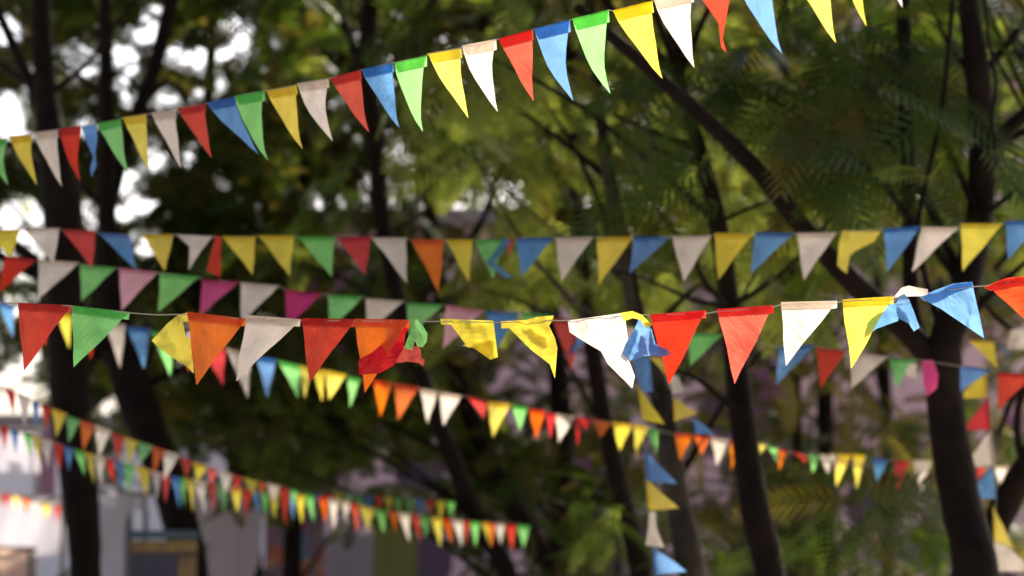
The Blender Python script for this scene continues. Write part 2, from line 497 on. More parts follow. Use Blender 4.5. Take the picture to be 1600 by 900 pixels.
# ------------------------------------------------------------------ trees
# name of thing, trunk polyline [(px,py,width_px)...] from top to bottom, depth, bark, branches, label
TREES = [
    dict(d=19.0, t=[(55, -150, 22), (62, -30, 28), (72, 150, 38), (95, 300, 62), (104, 450, 68), (112, 650, 66), (128, 800, 54), (134, 920, 50)],
         b=[[(80, 200, 26), (30, 90, 18), (-20, -20, 12)], [(98, 320, 24), (40, 240, 14), (-10, 215, 10)]],
         label='thick dark tree leftmost in the picture, trunk behind the red and grey pennants'),
    dict(d=20.5, t=[(160, -180, 16), (164, -20, 21), (166, 150, 22), (167, 330, 28), (174, 470, 44), (208, 610, 60), (258, 740, 58), (285, 830, 56), (300, 920, 58)],
         b=[[(168, 340, 22), (190, 250, 22), (216, 172, 24), (240, 110, 24), (268, 0, 24), (300, -120, 16)], [(224, 150, 7), (198, 119, 6), (168, 122, 6)],
            [(218, 170, 12), (262, 128, 10), (300, 170, 7)], [(182, 500, 30), (140, 560, 26), (112, 640, 22)]],
         label='dark tree with a forked top seen against the white sky at the left'),
    dict(d=20.0, t=[(585, -150, 22), (580, -20, 28), (574, 120, 30), (588, 240, 29), (600, 370, 26), (632, 500, 24), (685, 660, 27), (745, 810, 30), (800, 930, 34)],
         b=[[(577, 130, 18), (540, 40, 14), (520, -60, 10)], [(580, 150, 16), (640, 60, 14), (690, -20, 10)]],
         label='slender dark tree leaning to the lower right through the middle of the picture'),
    dict(d=21.5, t=[(640, -140, 12), (655, 120, 16), (680, 400, 22), (705, 560, 26), (742, 670, 28), (786, 765, 30), (835, 850, 32), (870, 930, 34)],
         b=[[(690, 480, 12), (760, 330, 10), (790, 200, 8)]],
         label='thin tree sloping down just right of the slender leaning one'),
    dict(d=22.0, t=[(800, -120, 16), (812, 100, 18), (838, 320, 24), (866, 520, 30), (877, 680, 34), (874, 850, 36), (872, 930, 38)],
         b=[[(845, 350, 14), (900, 240, 10), (930, 120, 8)]],
         label='upright tree below the big white pennant, its trunk nearly vertical'),
    dict(d=18.5, t=[(880, -100, 14), (890, 100, 17), (905, 330, 22), (925, 540, 26), (952, 690, 28), (985, 830, 34), (1005, 930, 36)],
         b=[[(900, 300, 12), (840, 180, 8)]],
         label='brown tree leaning right, left neighbour of the pale sided trunk'),
    dict(d=15.5, pale=1, t=[(915, -80, 16), (935, 150, 19), (952, 280, 21), (978, 420, 24), (1005, 530, 30), (1036, 630, 36), (1055, 760, 40), (1078, 880, 46), (1085, 930, 48)],
         b=[[(990, 450, 12), (940, 400, 10), (900, 300, 8)]],
         label='sunlit pale sided tree behind the hanging column of yellow and blue pennants'),
    dict(d=14.5, t=[(1040, -60, 14), (1062, 120, 18), (1095, 240, 24), (1122, 350, 30), (1140, 480, 33), (1158, 640, 40), (1180, 800, 46), (1206, 930, 50)],
         b=[[(1085, 230, 12), (1030, 210, 9), (960, 180, 7)], [(1100, 250, 9), (1060, 250, 8), (1015, 225, 6)]],
         label='black trunk directly behind the middle red pennant at the right'),
    dict(d=13.5, t=[(1500, -140, 26), (1512, 0, 32), (1528, 120, 38), (1535, 230, 42), (1530, 340, 44), (1508, 450, 46), (1476, 540, 56), (1478, 640, 62), (1500, 780, 66), (1528, 930, 72)],
         b=[[(1470, 575, 44), (1415, 515, 38), (1330, 440, 33), (1250, 350, 29), (1180, 262, 27), (1090, 175, 23), (1000, 95, 20), (900, 10, 14)],
            [(1440, 530, 26), (1424, 470, 24), (1420, 300, 24), (1414, 120, 24), (1410, -60, 20)],
            [(1535, 245, 24), (1562, 215, 24), (1610, 170, 20), (1680, 110, 14)]],
         label='large forked tree at the right whose bough slopes up to the left'),
    dict(d=14.8, t=[(1740, 480, 26), (1690, 590, 36), (1620, 705, 42), (1575, 780, 46), (1535, 870, 46), (1505, 940, 48)],
         b=[[(1600, 740, 14), (1590, 640, 12), (1640, 520, 10)]],
         label='leaning dark tree in the bottom right corner'),
    dict(d=24.0, t=[(1262, -80, 14), (1268, 150, 17), (1280, 400, 20), (1288, 560, 25), (1290, 720, 27), (1294, 930, 30)],
         b=[[(1280, 420, 10), (1320, 300, 8)]],
         label='far straight tree below the tip of the yellow pennant at the right'),
    dict(d=25.0, t=[(1350, -60, 12), (1362, 250, 14), (1376, 500, 18), (1384, 650, 21), (1388, 930, 24)],
         b=[[(1370, 420, 9), (1340, 300, 7)]],
         label='far thin tree between the blackish trunk and the large forked tree'),
    dict(d=26.0, t=[(335, -100, 14), (330, 80, 18), (322, 260, 24), (340, 420, 30), (352, 560, 34), (372, 730, 36), (395, 930, 38)],
         b=[[(325, 200, 12), (380, 120, 9), (420, 10, 7)], [(322, 260, 14), (270, 300, 11), (225, 345, 8)]],
         label='far tree left of centre behind the orange pennant'),
    dict(d=24.5, t=[(455, -100, 14), (462, 120, 18), (470, 330, 22), (468, 520, 24), (462, 720, 28), (455, 930, 30)],
         b=[[(466, 230, 11), (520, 140, 8), (540, 60, 7)]],
         label='far mossy tree between the left and the centre trunks'),
    dict(d=23.0, t=[(1225, -60, 10), (1232, 260, 12), (1244, 600, 16), (1250, 930, 20)], b=[],
         label='thinnest straight sapling right of the blackish trunk'),
    dict(d=17.5, t=[(1660, -140, 26), (1650, 100, 30), (1655, 400, 34), (1662, 930, 42)],
         b=[[(1655, 330, 16), (1600, 370, 13), (1555, 420, 10)], [(1652, 560, 14), (1590, 610, 12), (1560, 680, 9)]],
         label='tree at the right edge with two low boughs reaching into the picture'),
]
rng = np.random.default_rng(11)
random.seed(5)
roots = []
for i, T in enumerate(TREES):
    d = T['d']
    bot = P(T['t'][-1][0], T['t'][-1][1], d)
    root = empty('tree', (bot.x, bot.y, 0))
    roots.append(root)
    tag(root, T['label'], 'tree', 'trees of the shady wood behind the pennants')
    def line(pts, foot=False, top=False):
        a, r = [], []
        if top:
            p0 = P(pts[0][0], pts[0][1], d); p1 = P(pts[1][0], pts[1][1], d)
            up = (p0 - p1).normalized()
            a.append(p0 + Vector((up.x * 0.6, 0.3, 1.6))); r.append(pts[0][2] * K * d * 0.25)
        for k, (x, y, ww) in enumerate(pts):
            dd = d + 0.12 * math.sin(k * 1.7 + i)
            a.append(P(x, y, dd)); r.append(ww * K * d / 2)
        if foot:
            l = a[-1]; rr = r[-1]
            a.append(Vector((l.x + 0.02, l.y, 0.25))); r.append(rr * 1.08)
            a.append(Vector((l.x + 0.03, l.y, -0.1))); r.append(rr * 1.6)
        return spline(a, r, 4)
    a, r = line(T['t'], foot=True, top=T['t'][0][1] < 0)
    r = [x * (1 + 0.10 * noise.noise(Vector((k * 0.6, i * 3.3, 0)))) for k, x in enumerate(r)]
    v_, f_ = tube(a, r, 12)
    mt = BARK_L if T.get('pale') else BARK
    mesh_obj('trunk', v_, f_, mt, root)
    for br in T['b']:
        # branches drift away in depth as they leave the trunk
        sgn = 1 if (i + len(br)) % 2 else -1
        a, r = [], []
        for k, (x, y, ww) in enumerate(br):
            a.append(P(x, y, d + sgn * 0.10 * k)); r.append(ww * K * d / 2)
        a, r = spline(a, r, 4)
        v_, f_ = tube(a, r, 8)
        mesh_obj('branch', v_, f_, mt, root)

# thin crossing limbs
lr = random.Random(21)
for i, T in enumerate(TREES):
    d = T['d']
    for q in range(8 if i in (0, 1, 12, 13) else 5):
        k = lr.randrange(1, len(T['t']) - 2)
        x, y, w_ = T['t'][k]
        if y > 650: continue
        sx = lr.choice((-1, 1)); L = lr.uniform(120, 330); rise = lr.uniform(0.35, 1.6)
        w0 = w_ * lr.uniform(0.22, 0.4); dz = lr.uniform(-0.5, 1.2)
        pp, rr_ = [], []
        for j in range(5):
            u = j / 4
            pp.append(P(x + sx * L * u + lr.uniform(-9, 9) * (u > 0), y - L * rise * (u ** 1.25) + lr.uniform(-9, 9) * (u > 0), max(12.9, d + dz * u)))
            rr_.append(w0 * (1 - 0.7 * u) * K * d / 2)
        a, r = spline(pp, rr_, 4)
        v_, f_ = tube(a, r, 7)
        mesh_obj('branch', v_, f_, BARK_L if T.get('pale') else BARK, roots[i])

# ---- fern-like fronds
def base_frond(npair=12, wd=0.021, drp=0.35):
    v, f = [], []
    def drop(x, y): return -drp * x * x - 0.5 * y * y
    # rachis
    ns = 6
    for k in range(ns + 1):
        x = k / ns
        for s in (-1, 1): v.append((x, s * 0.006, drop(x, 0)))
    for k in range(ns): f.append((2 * k, 2 * k + 1, 2 * k + 3, 2 * k + 2))
    for k in range(npair):
        u = 0.10 + 0.86 * k / (npair - 1)
        L = 0.34 * math.sin(math.pi * (0.15 + 0.78 * u)) ** 0.8
        an = math.radians(64 - 26 * u)
        for s in (-1, 1):
            dx, dy = math.cos(an), s * math.sin(an)
            nx, ny = -dy, dx
            b = len(v)
            for (q, ww) in ((0, 0), (0.35, wd), (1.0, 0), (0.35, -wd)):
                x, y = u + dx * L * q + nx * ww, dy * L * q + ny * ww
                v.append((x, y, drop(x, y)))
            f.append((b, b + 1, b + 2, b + 3))
    return np.array(v), np.array(f)
FV, FF = base_frond()
FVc, FFc = base_frond(10, 0.042, 0.25)

GAPS = [(8, 45, 26, 26), (30, 40, 12, 14), (60, 120, 24, 26), (125, 85, 34, 30), (190, 92, 26, 30), (228, 50, 30, 16), (207, 142, 24, 22), (256, 145, 20, 18),
        (284, 82, 22, 20), (329, 78, 20, 15), (370, 45, 28, 40), (392, 78, 12, 16), (338, 116, 16, 16), (348, 138, 16, 16), (312, 138, 12, 12), (12, 178, 26, 40),
        (30, 200, 16, 20), (138, 188, 26, 12), (244, 232, 20, 34), (300, 234, 15, 22), (190, 272, 22, 18), (205, 315, 34, 26), (136, 335, 20, 34), (30, 330, 46, 30),
        (55, 395, 60, 40), (225, 375, 24, 22), (231, 412, 11, 11), (312, 320, 10, 10), (451, 326, 10, 9), (716, 331, 26, 14), (690, 318, 12, 8), (30, 465, 30, 20),
        (489, 440, 20, 14), (542, 432, 14, 14), (240, 10, 22, 12), (70, 60, 12, 12), (340, 275, 14, 14), (110, 300, 10, 12), (160, 30, 10, 10), (430, 60, 12, 12), (408, 95, 9, 9),
        (590, 195, 12, 14), (560, 42, 12, 12), (175, 640, 20, 28), (250, 660, 18, 12), (20, 620, 40, 60), (60, 700, 60, 60), (25, 800, 90, 60), (180, 830, 60, 70), (640, 735, 55, 16), (560, 740, 30, 14),
        (350, 705, 30, 14), (800, 640, 14, 20), (600, 720, 26, 12), (430, 860, 100, 50), (620, 870, 60, 50)]
GA = np.array(GAPS, float)

fr_pos, fr_dir, fr_up, fr_s, fr_tree, fr_kind = [], [], [], [], [], []
tree_x = []
for T in TREES:
    tree_x.append((T['t'][1][0], T['d']))
def nearest_tree(px, d, i0=None):
    best, bi = 1e9, 0
    for i, (x, td) in enumerate(tree_x):
        q = abs(x - px) * K * d + abs(td - d) * 0.55
        if q < best: best, bi = q, i
    return bi
def spray(c, n, s, tree, kind, droop=0.25, spread=0.12, face=0.0):
    """n fronds round point c"""
    az0 = rng.uniform(0, 2 * math.pi)
    u_ = rng.random()
    kind_ = kind if u_ > 0.3 else (1 if u_ < 0.09 else (2 if u_ < 0.2 else 0))
    for k in range(n):
        az = az0 + rng.normal(0, 1.3)
        el = rng.normal(-droop, 0.35)
        dr = np.array([math.cos(az) * math.cos(el), math.sin(az) * math.cos(el), math.sin(el)])
        up = np.array([rng.normal(0, 0.45), rng.normal(0, 0.45) - face, 1.0])
        fr_pos.append(np.array(c) + rng.normal(0, spread, 3)); fr_dir.append(dr); fr_up.append(up)
        fr_s.append(s * rng.uniform(0.7, 1.25)); fr_tree.append(tree); fr_kind.append(kind_)
def region(x0, x1, y0, y1, d0, d1, n, s, fpn=4, kind=0, droop=0.25, face=0.0):
    for _ in range(n):
        d = rng.uniform(d0, d1)
        px, py = rng.uniform(x0, x1), rng.uniform(y0, y1)
        spray(P(px, py, d), fpn, s, nearest_tree(px, d), kind, droop, face=face)
# far, dense leaves on the right and centre
region(420, 1720, -160, 430, 24.5, 29, 560, 0.40, 5, 2)
region(1000, 1720, -60, 430, 22, 26, 70, 0.36, 5, 1)
region(430, 1000, -160, 330, 25, 29.5, 330, 0.44, 5, 2)
region(380, 1720, -160, 380, 19, 24, 130, 0.36, 5, 0)
region(380, 1720, -160, 420, 19, 24, 60, 0.36, 4, 1)
region(-80, 460, -160, 470, 21.2, 27, 760, 0.38, 5, 0)
region(-80, 460, -60, 440, 21, 26, 460, 0.28, 5, 2)
region(-60, 700, 380, 640, 21, 27, 330, 0.36, 5, 2)
region(150, 700, 420, 740, 20.6, 22.5, 46, 0.34, 5, 1)
region(100, 500, 560, 700, 22, 27, 120, 0.38, 5, 0)
region(100, 470, 700, 900, 20.8, 23.5, 26, 0.3, 4, 2)
region(420, 820, 600, 780, 22, 27, 110, 0.34, 4, 1)
region(420, 820, 600, 800, 22, 27, 60, 0.34, 4, 0)
region(700, 1660, 430, 900, 20, 28, 330, 0.33, 4, 2)
region(700, 1660, 640, 900, 20, 26, 110, 0.34, 4, 0)
# nearer fronds that show their feathering
region(640, 900, 10, 140, 14, 17, 20, 0.42, 5, 1, face=0.9)
region(700, 1000, 150, 470, 15.5, 19, 60, 0.44, 4, 1, face=0.9)
region(980, 1400, 60, 330, 12.8, 15, 32, 0.48, 6, 0, face=1.2)
region(1100, 1460, 100, 340, 15, 18, 34, 0.42, 5, 1, face=1.2)
region(1380, 1640, -20, 300, 12.8, 15, 22, 0.48, 6, 0, face=1.2)
region(1000, 1360, 330, 480, 14, 18, 18, 0.4, 4, 1, face=0.9)
for (ox, oy, dx, dz, ss, kd, dd) in ((1330, 792, -0.9, 0.15, 0.62, 0, 13.9), (1330, 792, 0.9, 0.2, 0.70, 0, 13.9), (1325, 800, -0.75, -0.35, 0.5, 0, 13.8), (1335, 800, 0.75, -0.3, 0.55, 0, 13.8),
        (1330, 805, -0.35, -0.8, 0.5, 0, 13.7), (1332, 805, 0.3, -0.85, 0.5, 0, 13.7), (1340, 775, 1.0, 0.25, 0.75, 1, 14.4), (1360, 770, 0.9, -0.1, 0.6, 1, 14.5), (1320, 780, -1.0, 0.1, 0.7, 1, 14.6),
        (1345, 790, 0.55, -0.6, 0.5, 1, 14.5), (1180, 860, 0.8, 0.3, 0.5, 0, 14.3), (1240, 850, -0.8, -0.1, 0.5, 2, 14.6)):
    fr_pos.append(np.array(P(ox, oy, dd))); fr_dir.append(np.array([dx, 0.15, dz])); fr_up.append(np.array([0.1, -0.9, 0.7]))
    fr_s.append(ss * 0.8); fr_tree.append(nearest_tree(1500 if ox > 1250 else 1200, 13.5)); fr_kind.append(2 if kd == 1 else 0)
region(930, 1120, 780, 900, 15.0, 17, 8, 0.4, 5, 0)
# the upper canopy, out of the frame: shades the pennants and the trunks
region(-400, 1100, -1300, -160, 14, 26, 300, 0.62, 5, 0)
region(1100, 2400, -1300, -160, 15, 26, 90, 0.62, 5, 0)

# pennant sample points in shade and in sun steer the holes of the canopy
def seg(a, b, n): return [(a[0] + (b[0] - a[0]) * k / (n - 1), a[1] + (b[1] - a[1]) * k / (n - 1)) for k in range(n)]
d1 = lambda x: interp([(-40, 11.6), (750, 8.35), (1500, 6.9)], x)
d3 = lambda x: interp([(0, 8.5), (800, 8.3), (1600, 8.15)], x)
lit = []
for (x, y) in seg((640, 90), (1420, -100), 26):
    for k in (10, 45, 80, 110): lit.append(P(x, y + k, d1(x)))
for (x, y) in seg((1000, 480), (1620, 440), 24):
    for k in (10, 45, 85): lit.append(P(x, y + k, d3(x)))
for x, y in ((515, 582), (535, 588), (600, 600), (630, 605), (645, 606), (700, 618), (715, 622), (780, 632), (795, 634), (845, 643), (880, 652), (905, 690), (975, 665), (1065, 682), (1095, 685),
             (1120, 690), (1128, 700), (1185, 696), (1285, 718), (1300, 722), (1318, 715), (1340, 740), (1440, 725), (1435, 740), (420, 765), (425, 762), (350, 740), (265, 712), (90, 650), (92, 660)):
    dl = interp([(0, 14.6), (1000, 15.0), (1600, 15.8)], x) if not (y > 640 and x < 440) else interp([(0, 14.2), (450, 16.5)], x)
    lit += [P(x, y, dl), P(x + 4, y + 6, dl)]
for k in range(34):
    x = 10 + k * 24
    lit.append(P(x, interp([(0, 675), (200, 735), (440, 778), (830, 832)], x), interp([(0, 14.9), (450, 17.0), (830, 17.8)], x)))
    if x < 440: lit.append(P(x, interp([(0, 620), (200, 700), (440, 770)], x), interp([(0, 14.2), (450, 16.5)], x)))
lit = np.array(lit)
litb = []
for (x0, x1, y0, y1, d) in ((-60, 103, 776, 868, 25.6), (-60, 62, 672, 738, 27.0), (150, 215, 768, 900, 23.2), (168, 232, 770, 798, 24.0), (-50, 52, 856, 900, 22.5), (297, 410, 770, 900, 24.0)):
    for x in np.arange(x0, x1, 22):
        for y in np.arange(y0, y1, 22): litb.append(P(float(x), float(y), d))
litb = np.array(litb)
shade = []
for (x, y) in seg((-20, 225), (600, 105), 22):
    for k in (10, 50): shade.append(P(x, y + k, d1(x)))
for (x, y) in seg((20, 485), (560, 505), 16):
    for k in (10, 60): shade.append(P(x, y + k, d3(x)))
for (x, y) in seg((-20, 360), (1620, 350), 44):
    for k in (10, 45): shade.append(P(x, y + k, 12.2))
for (x, y) in seg((-20, 400), (800, 490), 24):
    for k in (10, 40): shade.append(P(x, y + k, 12.8))
for (x, y) in seg((1000, 560), (1040, 900), 10) + seg((1530, 560), (1560, 900), 10): shade.append(P(x, y, 12.5))
for (x, y) in seg((1500, 560), (1560, 890), 12) + seg((1540, 560), (1600, 890), 12) + seg((1560, 520), (1620, 640), 6):
    shade += [P(x, y, 13.9)] * 3
SN = np.array(SUN)
for p in shade:  # unseen leaf sprays added along the sun rays to shade these pennants
    p = np.array(p)
    for _ in range(2):
        t = rng.uniform(3.2, 8.0)
        c = p + SN * t + rng.normal(0, 0.14, 3)
        px, py, dd = proj(c)
        if py > -60: continue
        spray(c, 4, 0.5, nearest_tree(float(px), float(dd)), 0, 0.1, 0.10)

POS = np.array(fr_pos); DIR = np.array(fr_dir); UP = np.array(fr_up); S = np.array(fr_s); TR = np.array(fr_tree); KD = np.array(fr_kind)
MID = POS + DIR * S[:, None] * 0.5; TIP = POS + DIR * S[:, None] * 0.9
keep = np.ones(len(POS), bool)
luck = rng.random(len(POS)) > 0.045
for Q in (POS, MID, TIP):
    px, py, dd = proj(Q)
    for gx, gy, rx, ry in GA:
        keep &= ~(((((px - gx) / (rx * 1.04)) ** 2 + ((py - gy) / (ry * 1.04)) ** 2) < 1) & luck)
# sun lanes
for p in lit:
    for Q in (POS, MID, TIP):
        v = Q - p
        t = v @ SN
        dist = np.linalg.norm(v - t[:, None] * SN, axis=1)
        keep &= ~((t > 0.045) & (dist < 0.13))
for p in litb:
    v = MID - p
    t = v @ SN
    keep &= ~((t > 0.05) & (np.linalg.norm(v - t[:, None] * SN, axis=1) < 0.30))
# nothing in front of the bunting strings
pxm, pym, ddm = proj(MID)
keep &= ~((ddm < 12.6) & (pym > -120))
# trunks stay mostly bare: few leaves grow right in front of them
bare = rng.random(len(POS)) < 0.8
for T in TREES:
    if T['d'] > 21: continue
    for ln in [T['t']] + T['b'][:3]:
        for (x0, y0, w0), (x1, y1, w1) in zip(ln, ln[1:]):
            if max(w0, w1) < 13: continue
            for Q in (MID, TIP):
                qx, qy, qd = proj(Q)
                L2 = (x1 - x0) ** 2 + (y1 - y0) ** 2
                u = np.clip(((qx - x0) * (x1 - x0) + (qy - y0) * (y1 - y0)) / L2, 0, 1)
                dd2 = np.hypot(qx - x0 - u * (x1 - x0), qy - y0 - u * (y1 - y0))
                keep &= ~((qd < T['d']) & (dd2 < (w0 + w1) * 0.25 + 20) & bare)
# outline of a bare view axis corridor: drop leaves closer than 11 m
keep &= (ddm > 9.0)
print('fronds', keep.sum(), 'of', len(keep))
POS, DIR, UP, S, TR, KD = POS[keep], DIR[keep], UP[keep], S[keep], TR[keep], KD[keep]
X = DIR / np.linalg.norm(DIR, axis=1)[:, None]
Y = np.cross(UP, X); Y /= np.linalg.norm(Y, axis=1)[:, None]
Z = np.cross(X, Y)
for i, root in enumerate(roots):
    sel = np.where(TR == i)[0]
    if len(sel) == 0: continue
    dd_ = proj(POS[sel])[2]
    Vs, Fs, Ms, off = [], [], [], 0
    for (bv, bf, ss_) in ((FV, FF, sel[dd_ < 17.6]), (FVc, FFc, sel[dd_ >= 17.6])):
        if len(ss_) == 0: continue
        V = (POS[ss_][:, None, :] + S[ss_][:, None, None] * (bv[None, :, 0:1] * X[ss_][:, None, :] + bv[None, :, 1:2] * Y[ss_][:, None, :] + bv[None, :, 2:3] * Z[ss_][:, None, :]))
        nv = bv.shape[0]
        F = bf[None] + (np.arange(len(ss_)) * nv)[:, None, None] + off
        Vs.append(V.reshape(-1, 3)); Fs.append(F.reshape(-1, 4)); Ms.append(np.repeat(KD[ss_], bf.shape[0]))
        off += len(ss_) * nv
    V = np.concatenate(Vs); F = np.concatenate(Fs); M_ = np.concatenate(Ms)
    me = bpy.data.meshes.new('crown')
    me.vertices.add(len(V)); me.vertices.foreach_set('co', V.astype(np.float32).ravel())
    me.loops.add(F.size); me.loops.foreach_set('vertex_index', F.astype(np.int32).ravel())
    me.polygons.add(len(F)); me.polygons.foreach_set('loop_start', (np.arange(len(F)) * 4).astype(np.int32))
    me.polygons.foreach_set('loop_total', np.full(len(F), 4, np.int32))
    for m in LEAF: me.materials.append(m)
    me.polygons.foreach_set('material_index', M_.astype(np.int32))
    me.update(calc_edges=True)
    o = bpy.data.objects.new('crown', me); col.objects.link(o)
    o.parent = root; o.location = -root.location
    # twigs that carry some of the sprays
    pick = sel[rng.permutation(len(sel))[:min(16, len(sel))]]
    T = TREES[i]
    tv, tf = [], []
    for q in pick:
        e = Vector(POS[q])
        zs = [(abs(P(x, y, T['d']).z - (e.z - 0.8)), P(x, y, T['d'])) for x, y, w_ in T['t']]
        b0 = min(zs, key=lambda k: k[0])[1]
        if (e - b0).length > 3.6: continue
        mid = b0.lerp(e, 0.5) + Vector((0, 0, 0.12))
        a, r = spline([b0, mid, e], [0.022, 0.013, 0.005], 4)
        v_, f_ = tube(a, r, 5)
        mesh_obj('branch', v_, f_, BARK, root)

# unseen leaf cards round and behind the camera, added to dim the sky light
wr = np.random.default_rng(3)
nW = 9000
az = wr.uniform(math.radians(100), math.radians(440), nW)           # leaves the view direction free
rad = wr.uniform(9, 15, nW); hz = wr.uniform(0.2, 11, nW)
cW = np.stack([rad * np.sin(az), rad * np.cos(az), hz], 1)
okW = ~((np.abs(np.sin(az)) * 1.0 < 0.62) & (np.cos(az) > 0))
# leave the sun its way
dt = cW - np.array([0.6, 8.0, 3.0])
tt = dt @ SN
okW &= ~((tt > 0) & (np.linalg.norm(dt - tt[:, None] * SN, axis=1) < 4.5))
cW = cW[okW]
a1 = wr.normal(0, 1, cW.shape); a1 /= np.linalg.norm(a1, axis=1)[:, None]
a2 = np.cross(a1, wr.normal(0, 1, cW.shape)); a2 /= np.linalg.norm(a2, axis=1)[:, None]
sW = wr.uniform(0.25, 0.5, len(cW))[:, None]
VW = np.stack([cW - a1 * sW, cW + a2 * sW * 0.4, cW + a1 * sW, cW - a2 * sW * 0.4], 1).reshape(-1, 3)
me = bpy.data.meshes.new('leaf_screen')
me.from_pydata(VW.tolist(), [], np.arange(len(VW)).reshape(-1, 4).tolist())
me.materials.append(LEAF[0])
wo = bpy.data.objects.new('leaf_screen', me); col.objects.link(wo)
tag(wo, 'unseen leaf cards all round the viewer, added to dim the sky light', 'leaf_screen', kind='stuff')

# hanging vines at the right
def vine(pts, d, r, label):
    a, rr = spline([P(x, y, d) for x, y in pts], [r] * len(pts), 4)
    v_, f_ = tube(a, rr, 6)
    tag(mesh_obj('vine', v_, f_, BARK, None), label, 'vine')
vine([(1492, -60), (1484, 60), (1470, 180), (1448, 280), (1432, 360), (1424, 430)], 13.2, 0.012, 'long dark vine hanging across the gap left of the large forked trunk')
vine([(1536, -40), (1545, 60), (1556, 130), (1550, 190), (1560, 260)], 13.1, 0.009, 'short kinked vine hanging on the right side of the forked trunk')
vine([(940, 200), (952, 240), (962, 290), (975, 345), (1000, 480), (1010, 540)], 14.9, 0.014, 'pale rope like vine running down the pale sided tree')

# ------------------------------------------------------------------ bunting
def bunting(label, depth, flags, cordpts=None, grid=9, amp=0.010, freq=9.0, bend=0.0, hem=0.12, seed=1, cordr=0.0016, vertical=False, group='pennant strings hung between the trees', hem_px=None, over=0.0):
    """flags: (colour, A, B, tip[, opts]) or (colour, [outline][, dz])"""
    xs0 = flags[0][1][0] if not isinstance(flags[0][1], list) else flags[0][1][0]
    fp = cordpts[0] if cordpts else flags[0][1]
    root = empty('bunting_string', tuple(P(fp[0], fp[1], depth(fp[0]))))
    tag(root, label, 'bunting', group)
    R = random.Random(seed)
    cp = []
    for k, fl in enumerate(flags):
        cname, c = COL[fl[0]][0], FILM[fl[0]]
        ph, sw = R.uniform(0, 6.28), R.uniform(-0.03, 0.05)
        if isinstance(fl[1], list):
            out = fl[1]; dz = fl[2] if len(fl) > 2 else 0.0
            a_ = fl[3] if len(fl) > 3 else 2.2
            dp = lambda x, y, dz=dz: depth(x) + dz
            o = poly_part('pennant', out, dp, c, root, grid + 12, amp * a_ * (0.6 if a_ > 3 else 0.9), freq * 1.4, seed * 13 + k)
            o['label'] = 'crumpled %s pennant' % cname
            continue
        A, B, T = fl[1], fl[2], fl[3]
        if not cordpts: cp += [A, B]
        mx, my = (A[0] + B[0]) / 2, (A[1] + B[1]) / 2
        H = math.hypot(T[0] - mx, T[1] - my)
        ux, uy = (T[0] - mx) / H, (T[1] - my) / H
        bw = bend * H / 100.0
        def edge(p, q, n=6):
            r_ = []
            for j in range(n):
                u = j / n
                bb = bw * 4 * u * (1 - u) * (0.6 + 0.4 * math.sin(ph + k))
                jit = 0.012 * H * math.sin(u * 7 + ph) * u * (1 - u) * 4
                r_.append((p[0] + (q[0] - p[0]) * u + (bb + jit) * uy, p[1] + (q[1] - p[1]) * u - (bb + jit) * ux))
            return r_
        out = edge(B, T) + list(reversed([(x, y) for x, y in edge(A, T)[1:] + [T]]))
        # order: B..(to T), T.. back to A
        right = edge(B, T)
        left = edge(A, T)
        out = right + [T] + list(reversed(left))
        dp = lambda x, y: depth(x) + sw * ((x - mx) * ux + (y - my) * uy) / H + 0.012 * math.sin(((x - mx) * uy - (y - my) * ux) * 0.09 + ph) * min(1, max(0, ((x - mx) * ux + (y - my) * uy) / H) * 2)
        o = poly_part('pennant', out, dp, c, root, grid, amp, freq, seed * 13 + k)
        o['label'] = '%s pennant' % cname
        hh = (hem_px if hem_px else hem * H)
        # the turned-over top: an open sleeve round the cord, behind the sheet
        ln = math.hypot(B[0] - A[0], B[1] - A[1])
        tx, ty = (B[0] - A[0]) / ln, (B[1] - A[1]) / ln
        nx, ny = -ty, tx
        if nx * ux + ny * uy < 0: nx, ny = -nx, -ny
        hv, hf = [], []
        ns = 8
        prof = ((0.02, -0.0035), (-0.03, -0.001), (-0.03, 0.003), (0.10, 0.0055), (0.5, 0.005), (1.0, 0.0045))
        for j in range(ns + 1):
            u = j / ns
            wv = 1 + 0.10 * noise.noise(Vector((u * 4, k * 2.1, seed)))
            for (q, dd) in prof:
                f_ = max(0.0, q) * hh / H
                ax_, ay_ = A[0] + (T[0] - A[0]) * f_, A[1] + (T[1] - A[1]) * f_
                bx_, by_ = B[0] + (T[0] - B[0]) * f_, B[1] + (T[1] - B[1]) * f_
                ox_, oy_ = B[0] + nx * hh * q * wv, B[1] + ny * hh * q * wv
                bx_, by_ = bx_ + (ox_ - bx_) * over, by_ + (oy_ - by_) * over
                qx = ax_ + (bx_ - ax_) * u; qy = ay_ + (by_ - ay_) * u
                d0_ = dp(qx, qy); hv.append(P(qx, qy, d0_ + crumple(qx, qy, d0_, amp, freq, seed * 13 + k) + dd))
        m = len(prof)
        for j in range(ns):
            for q in range(m - 1):
                hf.append((j * m + q, (j + 1) * m + q, (j + 1) * m + q + 1, j * m + q + 1))
        hm = mesh_obj('hem', hv, hf, c, o)
        hm.location = (0, 0, 0)
    cpts = cordpts if cordpts else cp
    cv = [P(x, y + 1.0, depth(x) + 0.006) for x, y in cpts]
    v_, f_ = tube(cv, [cordr] * len(cv), 6)
    mesh_obj('cord', v_, f_, CORD, root)
    return root

